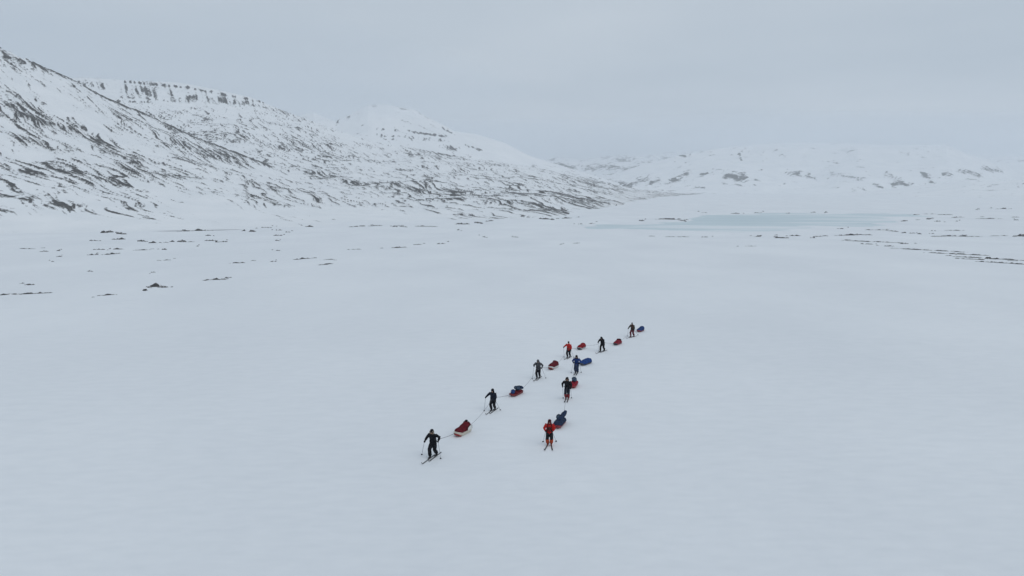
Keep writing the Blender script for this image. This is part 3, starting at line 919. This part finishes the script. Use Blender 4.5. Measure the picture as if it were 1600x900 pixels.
def sled(sp):
    a, b = hit(*sp['front']), hit(*sp['rear'])
    d = b - a
    d.z = 0
    L = sp.get('L', 1.55)
    dn = d.normalized()
    c = a + dn * L * 0.5
    c.z = float(ground(c.x, c.y))
    rz = math.atan2(dn.x, -dn.y)                     # local +Y looks along the direction of travel
    T = root_at("sled", c, rz)
    gt = (float(ground(*(c - dn * L / 2).xy)) - float(ground(*(c + dn * L / 2).xy))) / L
    T.rotation_euler = (math.atan(gt), 0, rz)
    tag(T, sp['label'], "sled", "loaded sleds towed by the tourers")
    M = Matrix.Translation(c) @ Matrix.Rotation(rz, 4, 'Z') @ Matrix.Rotation(math.atan(gt), 4, 'X')
    hw, hh = 0.275, sp.get('hull_h', 0.19)
    # hull: a shallow tub with an upswept bow
    rings = []
    for t in np.linspace(-1, 1, 22):
        y = t * L / 2
        k = max(0, (t - 0.45) / 0.55)
        kb = max(0, (-t - 0.82) / 0.18)
        w = hw * (1 - 0.32 * k ** 2.2) * (1 - 0.12 * kb)
        zb = 0.006 + 0.17 * k ** 2 + 0.02 * kb
        zt = hh + 0.10 * k ** 1.5
        rings.append([(-w * 0.72, y, zb), (-w * 0.25, y, zb - 0.004), (w * 0.25, y, zb - 0.004), (w * 0.72, y, zb), (w * 0.94, y, zb + 0.05), (w, y, zt - 0.02), (w + 0.014, y, zt - 0.008), (w + 0.014, y, zt + 0.008),
                      (w - 0.02, y, zt + 0.008), (-w + 0.02, y, zt + 0.008), (-w - 0.014, y, zt + 0.008), (-w - 0.014, y, zt - 0.008), (-w, y, zt - 0.02), (-w * 0.94, y, zb + 0.05)])
    MB().loft(rings).build("hull", mat_fabric(sp['hull'], 0.4, 0.12), T)
    if sp.get('bow'):
        r2 = []
        for t in np.linspace(0.62, 1.012, 9):
            y = t * L / 2
            k = (t - 0.45) / 0.55
            w = hw * (1 - 0.32 * k ** 2.2) + 0.004
            zb = 0.002 + 0.17 * k ** 2
            r2.append([(-w * 0.72, y, zb - 0.006), (w * 0.72, y, zb - 0.006), (w * 0.96, y, zb + 0.05), (w * 1.0, y, zb + 0.085), (-w * 1.0, y, zb + 0.085), (-w * 0.96, y, zb + 0.05)])
        MB().loft(r2).build("bow_guard", mat_fabric(sp['bow'], 0.4, 0.12), T)
    for s in (1, -1):
        MB().tube([(s * 0.13, -L * 0.48, 0.008), (s * 0.13, L * 0.22, 0.008), (s * 0.115, L * 0.36, 0.05)], [(0.014, 0.010)] * 3, n=6).build("runner", mat_fabric((0.05, 0.05, 0.055), 0.4), T)
    # cover over the load: heights along the sled, from tail to bow
    prof = sp['load']
    tt = np.linspace(-0.97, sp.get('load_end', 0.86), 26)
    hs = np.interp(tt, np.linspace(-0.97, sp.get('load_end', 0.86), len(prof)), prof)
    hs = np.convolve(np.pad(hs, 2, mode='edge'), [.12, .23, .3, .23, .12], 'valid')
    rings = []
    for i, t in enumerate(tt):
        y = t * L / 2 * (1.0)
        k = max(0, (t - 0.45) / 0.55)
        w = (hw + sp.get('bulge', 0.015)) * (1 - 0.32 * k ** 2.2)
        e = min(1, (i + 0.6) / 2.5, (len(tt) - 1 - i + 0.6) / 2.5) ** 0.5
        zt = hh + 0.06 * k
        H = max(0.03, hs[i] - zt) * e
        ring = []
        for q in range(17):
            an = PI * q / 16
            cx, sx = math.cos(an), math.sin(an)
            lump = 1 + 0.10 * float(gnoise(np.array(y * 5 + sp['seed']), np.array(cx * 2.5 + 3.3), sp['seed']))
            ring.append((w * (0.25 + 0.75 * e) * abs(cx) ** 0.7 * (1 if cx > 0 else -1), y, zt - 0.02 + H * abs(sx) ** 0.75 * lump))
        ring.append((-w * 0.8, y, zt - 0.05)); ring.append((w * 0.8, y, zt - 0.05))
        rings.append(ring)
    cv = MB().loft(rings).build("cover", mat_fabric(sp['cover'], 0.7, 0.3), T)
    for k, ti in enumerate(sp.get('straps', (5, 12, 19))):
        pts = [Vector(p) * 1.0 + Vector((0, 0, 0.006)) for p in rings[ti][:17]]
        MB().tube(pts, [(0.016, 0.007)] * 17, side=(0, 1, 0), n=6, cap=False).build("strap", mat_fabric(sp.get('strap', BLACK), 0.6), T)
    if sp.get('panel'):           # pale side panels hanging from the cover, edged with a dark cord
        for s in (1, -1):
            q = [(s * (hw + 0.022), y, z) for y, z in ((-L * .47, hh - .02), (-L * .12, hh - .02), (-L * .14, hh + 0.15), (-L * .30, hh + .26), (-L * .46, hh + 0.22))]
            q2 = [(x + s * 0.012, y, z) for x, y, z in q]
            MB().loft([q, q2]).build("side_panel", mat_fabric(sp['panel'], 0.7, 0.1), T, False)
            MB().tube([(s * (hw + 0.034), y, z) for y, z in ((-L * .12, hh - .02), (-L * .14, hh + .15), (-L * .30, hh + .26), (-L * .46, hh + .22), (-L * .47, hh))], [0.012] * 5, n=6).build("edge_cord", mat_fabric(BLACK), T)
    # tow bar to the skier's belt
    waist, fwd = sp['waist']
    Mi = M.inverted()
    bow = Vector((0, L / 2 * 0.97, hh + 0.05))
    wl = Mi @ (waist - fwd * 0.16)
    tb = [bow, bow * 0.66 + wl * 0.34 + Vector((0, 0, -0.06)), bow * 0.33 + wl * 0.67 + Vector((0, 0, -0.05)), wl]
    MB().tube(tb, [0.012, 0.011, 0.011, 0.010], n=6).build("tow_bar", mat_fabric((0.05, 0.05, 0.055), 0.5), T)
    MB().tube([bow + Vector((-0.10, -0.05, -0.02)), bow, bow + Vector((0.10, -0.05, -0.02))], [0.014, 0.018, 0.014], n=6).build("tow_bracket", mat_fabric(BLACK, 0.5), T)
    # loose bags lashed on top
    for bg in sp.get('bags', ()):
        lx, ly, lz = bg['at']
        B = root_at("duffel_bag", M @ Vector((lx, ly * L / 2, lz)), rz)
        B.rotation_euler = (math.atan(gt) + R(bg.get('tip', 0)), 0, rz + R(bg.get('turn', 0)))
        tag(B, bg['label'], "bag", "bags lashed on the sleds")
        l, r = bg['size']
        sk = MB()
        n_ = 9
        sk.tube([(0, y, 0.012 * math.sin(y * 20)) for y in np.linspace(-l / 2, l / 2, n_)], [(r * (1 - 0.25 * abs(q) ** 3), r * 0.82 * (1 - 0.25 * abs(q) ** 3)) for q in np.linspace(-1, 1, n_)], n=16)
        sk.fused("bag_body", mat_fabric(bg['col'], 0.7, 0.3), B, 0.022, 2, 0.015, sp['seed'])
        for y in (-l * 0.22, l * 0.22):
            MB().tube([(r * 1.03 * math.cos(a), y, r * 0.86 * math.sin(a)) for a in np.linspace(0, 2 * PI, 17)], [(0.014, 0.006)] * 17, side=(0, 1, 0), n=6, cap=False).build("bag_strap", mat_fabric(BLACK, 0.6), B)
    return M @ Vector((0, -L / 2, hh + 0.06))

def rope(a, b, label):
    """a rope sagging from a sled's tail to the belt of the skier behind"""
    pts = []
    for t in np.linspace(0, 1, 22):
        p = a.lerp(b, t)
        p.z -= 0.22 * 4 * t * (1 - t) * min(1, (a - b).length / 5.0)
        p.z = max(p.z, float(ground(p.x, p.y)) + 0.012)
        pts.append(p)
    c = pts[0].copy()
    o = MB().tube([p - c for p in pts], [0.0085] * len(pts), n=6).build("rope", mat_fabric((0.16, 0.16, 0.17), 0.8), None)
    o.location = c
    tag(o, label, "rope", "ropes linking the party")

SKIERS = [
 dict(who="the all-black left-file leader", label="skier all in black with fur-trimmed hood, leading the left file",
      feet=[(672, 716.5), (681.5, 712.5)], dir=((676.5, 714.5), (666, 722.5)), hands=[((663.2, 690), .30), ((684.5, 690), .12)], poles=[(659, 710.5), (688.7, 717)],
      jacket=BLACK, trousers=BLACK, hat=BLACK, hood=True, fur=FUR, cap=BLACK, goggles=(0.02, 0.02, 0.025), lean=10, h=1.84, hem=0.10, baggy=1.1, stride=.34),
 dict(who="the left file's second skier", label="black-clad skier with one arm reaching out, second in the left file",
      feet=[(768.8, 642.5), (772, 641)], dir=((770.7, 642), (763.5, 647)), hands=[((758.7, 621), .34), ((774, 627.5), .02)], poles=[(756.4, 642.4), (782, 641)],
      jacket=DARKNAVY, trousers=BLACK, hat=BLACK, hood=True, lean=9, h=1.74, hem=0.14),
 dict(who="the skier in the grey jacket", label="skier in grey jacket and dark trousers, third in the left file",
      feet=[(839.8, 592), (842.2, 590.8)], dir=((841, 591.7), (837.5, 594.6)), hands=[((834.4, 572), .30), ((846.6, 575.5), .05)], poles=[(831.6, 592.6), (853, 591)],
      jacket=GREY, trousers=BLACK, hat=GREY, hood=True, lean=12, h=1.78, straps=BLACK, pack=GREY, goggles=(0.03, 0.03, 0.03)),
 dict(who="the skier in red and black hat", label="skier in red jacket, black trousers and black hat, fourth in the left file",
      feet=[(887.2, 559.2), (889.8, 558.4)], dir=((888.4, 558.8), (885, 560.9)), hands=[((880.6, 542.7), .30), ((892.3, 547.5), .05)], poles=[(881.5, 558.2), (897, 558.6)],
      jacket=RED, trousers=BLACK, hat=BLACK, gaiter=RED, lean=8, h=1.72, belt=(0.08, 0.07, 0.05)),
 dict(who="the stooping black-clad skier", label="stooping skier all in black, fifth in the left file",
      feet=[(938.3, 550), (943.8, 548.6)], dir=((941, 549.3), (935.5, 551.7)), hands=[((934.4, 535.5), .42), ((942.5, 538.5), .15)], poles=[(935.6, 548.9), (943, 547.6)],
      jacket=BLACK, trousers=BLACK, hat=BLACK, hood=True, lean=24, nod=18, h=1.74, hem=0.14, stride=.36),
 dict(who="the rearmost skier in maroon trousers", label="rearmost skier in olive jacket, maroon trousers and grey hat",
      feet=[(986.8, 527), (988.8, 526)], dir=((988, 526.5), (983, 528)), hands=[((981.5, 513.4), .30), ((990.8, 516), .05)], poles=[(980.7, 525.3), (997.5, 524)],
      jacket=OLIVE, trousers=MAROON, hat=(0.16, 0.17, 0.17), lean=10, h=1.78, straps=MAROON, goggles=(0.02, 0.02, 0.02), gaiter=BLACK, boots=MAROON),
 dict(who="the red-jacketed right-file leader", label="skier in bright red jacket with orange gaiters, leading the right file",
      feet=[(855.4, 696), (861.5, 696)], dir=((858.4, 696), (857.6, 703)), hands=[((852.6, 674), .26), ((862.8, 674), .26)], poles=[(848.5, 690.4), (869.2, 690)],
      jacket=RED, trousers=BLACK, hat=DKRED, hood=True, cap=BLACK, lean=12, h=1.80, gaiters=ORANGE, boots=(0.15, 0.03, 0.02), goggles=(0.02, 0.02, 0.02), straps=BLACK, chest_bag=(0.05, 0.02, 0.02), splay=(-9, 6), stride=.2, belt=(0.2, 0.02, 0.02)),
 dict(who="the dark skier with red gaiters", label="skier in black jacket with red gaiters, second in the right file",
      feet=[(884, 624), (888, 624)], dir=((886, 624), (884.2, 628.4)), hands=[((879, 604.3), .20), ((891.6, 607), .12)], poles=[(880, 622.2), (893, 622)],
      jacket=BLACK, trousers=DARKNAVY, hat=BLACK, hood=True, fur=(0.14, 0.11, 0.09), lean=9, h=1.86, gaiters=(0.22, 0.02, 0.025), boots=(0.12, 0.02, 0.02), stride=.2, hem=0.12),
 dict(who="the blue-clad skier", label="skier in blue jacket and navy trousers, last in the right file",
      feet=[(899, 583), (902.3, 583)], dir=((900.6, 582.8), (899, 585.4)), hands=[((896, 566.8), .20), ((905.3, 568), .12)], poles=[(892.3, 582.5), (908.3, 582)],
      jacket=ROYAL, trousers=NAVY, hat=BLACK, hood=True, lean=9, h=1.72, straps=NAVY, gaiters=NAVY, stride=.2),
]
SLEDS = [
 dict(front=(712.5, 683.5), rear=(728, 675.5), label="white-hulled sled with dark red cover, towed by the all-black leader", hull=CREAM, bow=(0.30, 0.03, 0.03), cover=DKRED, hull_h=.28, load=[.66, .78, .78, .70, .62, .58, .56, .56, .52], panel=WHITE, L=1.5, seed=1,
      bags=[dict(at=(0, -.62, .80), size=(.16, .07), col=BLACK, turn=90, label="small black bag perched on the dark red sled cover")]),
 dict(front=(798.5, 620.8), rear=(813, 613.5), label="red sled with blue and grey bags lashed on top", hull=(0.20, 0.02, 0.025), cover=DKRED, load=[.30, .36, .38, .36, .34, .34, .33, .30, .26], seed=2, L=1.6,
      bags=[dict(at=(0, .62, .40), size=(.52, .17), col=BLUE, turn=25, label="blue bag on the bow of the red sled"), dict(at=(.03, -.30, .50), size=(.50, .18), col=SLATE, turn=65, label="grey-blue bag amidships on the red sled"),
            dict(at=(-.02, -.82, .47), size=(.46, .15), col=NAVY, turn=80, label="navy bag at the tail of the red sled")]),
 dict(front=(859, 578.4), rear=(869.5, 573), label="white-hulled sled with dark red humped cover, behind the grey-jacketed skier", hull=WHITE, bow=(0.20, 0.03, 0.03), cover=DKRED, hull_h=.26, load=[.50, .68, .70, .58, .56, .58, .56, .52, .44], seed=3, L=1.65),
 dict(front=(904, 547.2), rear=(912.5, 543), label="pale sled with bright red humped cover, behind the skier in red and black hat", hull=(0.45, 0.45, 0.46), bow=(0.06, 0.06, 0.07), cover=(0.24, 0.016, 0.022), load=[.45, .60, .60, .48, .48, .50, .48, .44, .34], seed=4, L=1.6),
 dict(front=(960.5, 540), rear=(969, 536.3), label="low rounded red sled between the stooping skier and the rearmost skier", hull=(0.22, 0.02, 0.035), bow=(0.04, 0.04, 0.05), cover=(0.22, 0.016, 0.03), load=[.36, .46, .50, .50, .48, .44, .40, .34, .28], seed=5, L=1.6,
      bags=[dict(at=(0, -.55, .47), size=(.40, .14), col=(0.03, 0.01, 0.015), turn=80, label="blackish bag on the low rounded red sled")]),
 dict(front=(997, 519.5), rear=(1004.5, 516), label="sled with blue cover rising to a point, behind the rearmost skier", hull=(0.20, 0.04, 0.06), cover=BLUE, load=[.62, .58, .54, .50, .46, .44, .42, .42, .40], seed=6, L=1.6, bulge=.03, load_end=.98),
 dict(front=(868.5, 671.5), rear=(877, 662), label="red sled with navy load, behind the red-jacketed leader", hull=(0.24, 0.02, 0.03), cover=NAVY, load=[.40, .46, .48, .48, .50, .52, .50, .48, .42], seed=7, L=1.75, bulge=.03,
      bags=[dict(at=(-.12, -.42, .62), size=(1.05, .17), col=NAVY, turn=-6, tip=-14, label="long dark navy bag roll on the right file's leading sled"), dict(at=(.16, -.30, .55), size=(.60, .14), col=SLATE, turn=8, label="smaller slate bag beside the long navy roll")]),
 dict(front=(893.5, 607.8), rear=(898.5, 601), label="red sled with slate bag, half hidden behind the dark skier with red gaiters", hull=(0.28, 0.025, 0.03), cover=(0.26, 0.015, 0.03), load=[.40, .46, .48, .48, .46, .44, .42, .38, .32], seed=8, L=1.65,
      bags=[dict(at=(0, -.35, .56), size=(.80, .20), col=SLATE, turn=12, label="slate blue bag on the half-hidden red sled")]),
 dict(front=(907.5, 572), rear=(919, 567.6), label="sled with large royal blue cover, behind the blue-clad skier", hull=(0.05, 0.055, 0.07), cover=(0.016, 0.052, 0.19), load=[.52, .54, .55, .54, .52, .50, .46, .42, .38], seed=9, L=1.75, bulge=.05, load_end=.96, strap=(0.01, 0.03, 0.12)),
]
waists, tails = [], []
for sp in SKIERS:
    w_, f_, _m = skier(sp)
    waists.append((w_, f_))
for sp, wst in zip(SLEDS, waists):
    sp['waist'] = wst
    tails.append(sled(sp))
ROPES = [(0, 1, "rope from the dark red sled to the second skier of the left file"), (1, 2, "rope from the sled with blue bags to the grey-jacketed skier"),
         (2, 3, "rope from the white-hulled humped sled to the skier in red and black hat"), (3, 4, "rope from the bright red humped sled to the stooping skier"),
         (4, 5, "rope from the low rounded red sled to the rearmost skier"), (6, 7, "rope from the navy-loaded sled to the dark skier with red gaiters"), (7, 8, "rope from the half-hidden red sled to the blue-clad skier")]
for a_, b_, lb in ROPES:
    rope(tails[a_], waists[b_][0] + waists[b_][1] * 0.18, lb)

# ------------------------------------------------------------------ air
def volume_box(name, lo, hi, density, color, aniso=0.0):
    v = [(x, y, z) for z in (lo[2], hi[2]) for y in (lo[1], hi[1]) for x in (lo[0], hi[0])]
    f = [(0, 2, 3, 1), (4, 5, 7, 6), (0, 1, 5, 4), (2, 6, 7, 3), (0, 4, 6, 2), (1, 3, 7, 5)]
    m = bpy.data.materials.new(name)
    m.use_nodes = True
    n = m.node_tree
    n.nodes.clear()
    o = n.nodes.new("ShaderNodeOutputMaterial")
    p = n.nodes.new("ShaderNodeVolumePrincipled")
    p.inputs['Color'].default_value = (*color, 1)
    p.inputs['Density'].default_value = density
    p.inputs['Anisotropy'].default_value = aniso
    n.links.new(p.outputs[0], o.inputs['Volume'])
    ob = link_mesh(name, v, f, m, None, False)
    ob["kind"] = "stuff"
    return ob
volume_box("haze", (-22000, -300, -40), (22000, 12500, 900), 1.1e-4, (0.93, 0.96, 1.0))

def cloud_layer(name, cx, cy, cz, rx, ry, rz, density, seed):
    """a flat-bottomed bank of stratus: a closed, softly lumpy lens of vapour"""
    nu, nv = 72, 20
    v, f = [], []
    th, ph = np.meshgrid(np.linspace(0, 2 * PI, nu, endpoint=False), np.linspace(-PI / 2, PI / 2, nv + 2)[1:-1], indexing='ij')
    k = 1 + 0.14 * fbm(np.cos(th) * 2 + seed, np.sin(th) * 2 + ph, seed, 3)
    X, Y = cx + rx * np.cos(th) * np.cos(ph) ** 0.5 * k, cy + ry * np.sin(th) * np.cos(ph) ** 0.5 * k
    Z = cz + rz * np.sin(ph) * (1 + 0.25 * fbm(X / 900, Y / 900, seed + 4, 2))
    v = np.stack([X, Y, Z], -1).reshape(-1, 3).tolist()
    for i in range(nu):
        j = (i + 1) % nu
        for q in range(nv - 1):
            f.append((i * nv + q, j * nv + q, j * nv + q + 1, i * nv + q + 1))
    f.append(tuple(i * nv for i in range(nu))[::-1])
    f.append(tuple(i * nv + nv - 1 for i in range(nu)))
    m = bpy.data.materials.new(name)
    m.use_nodes = True
    n = m.node_tree
    n.nodes.clear()
    o = n.nodes.new("ShaderNodeOutputMaterial")
    p = n.nodes.new("ShaderNodeVolumePrincipled")
    p.inputs['Color'].default_value = (0.90, 0.94, 0.98, 1)
    p.inputs['Density'].default_value = density
    n.links.new(p.outputs[0], o.inputs['Volume'])
    ob = link_mesh(name, v, f, m, None, False)
    ob["kind"] = "stuff"
cloud_layer("cloud", 2600, 7600, 410, 6500, 3600, 110, 6e-4, 3)
cloud_layer("cloud", -1900, 3000, 420, 1950, 1600, 130, 4.5e-4, 9)
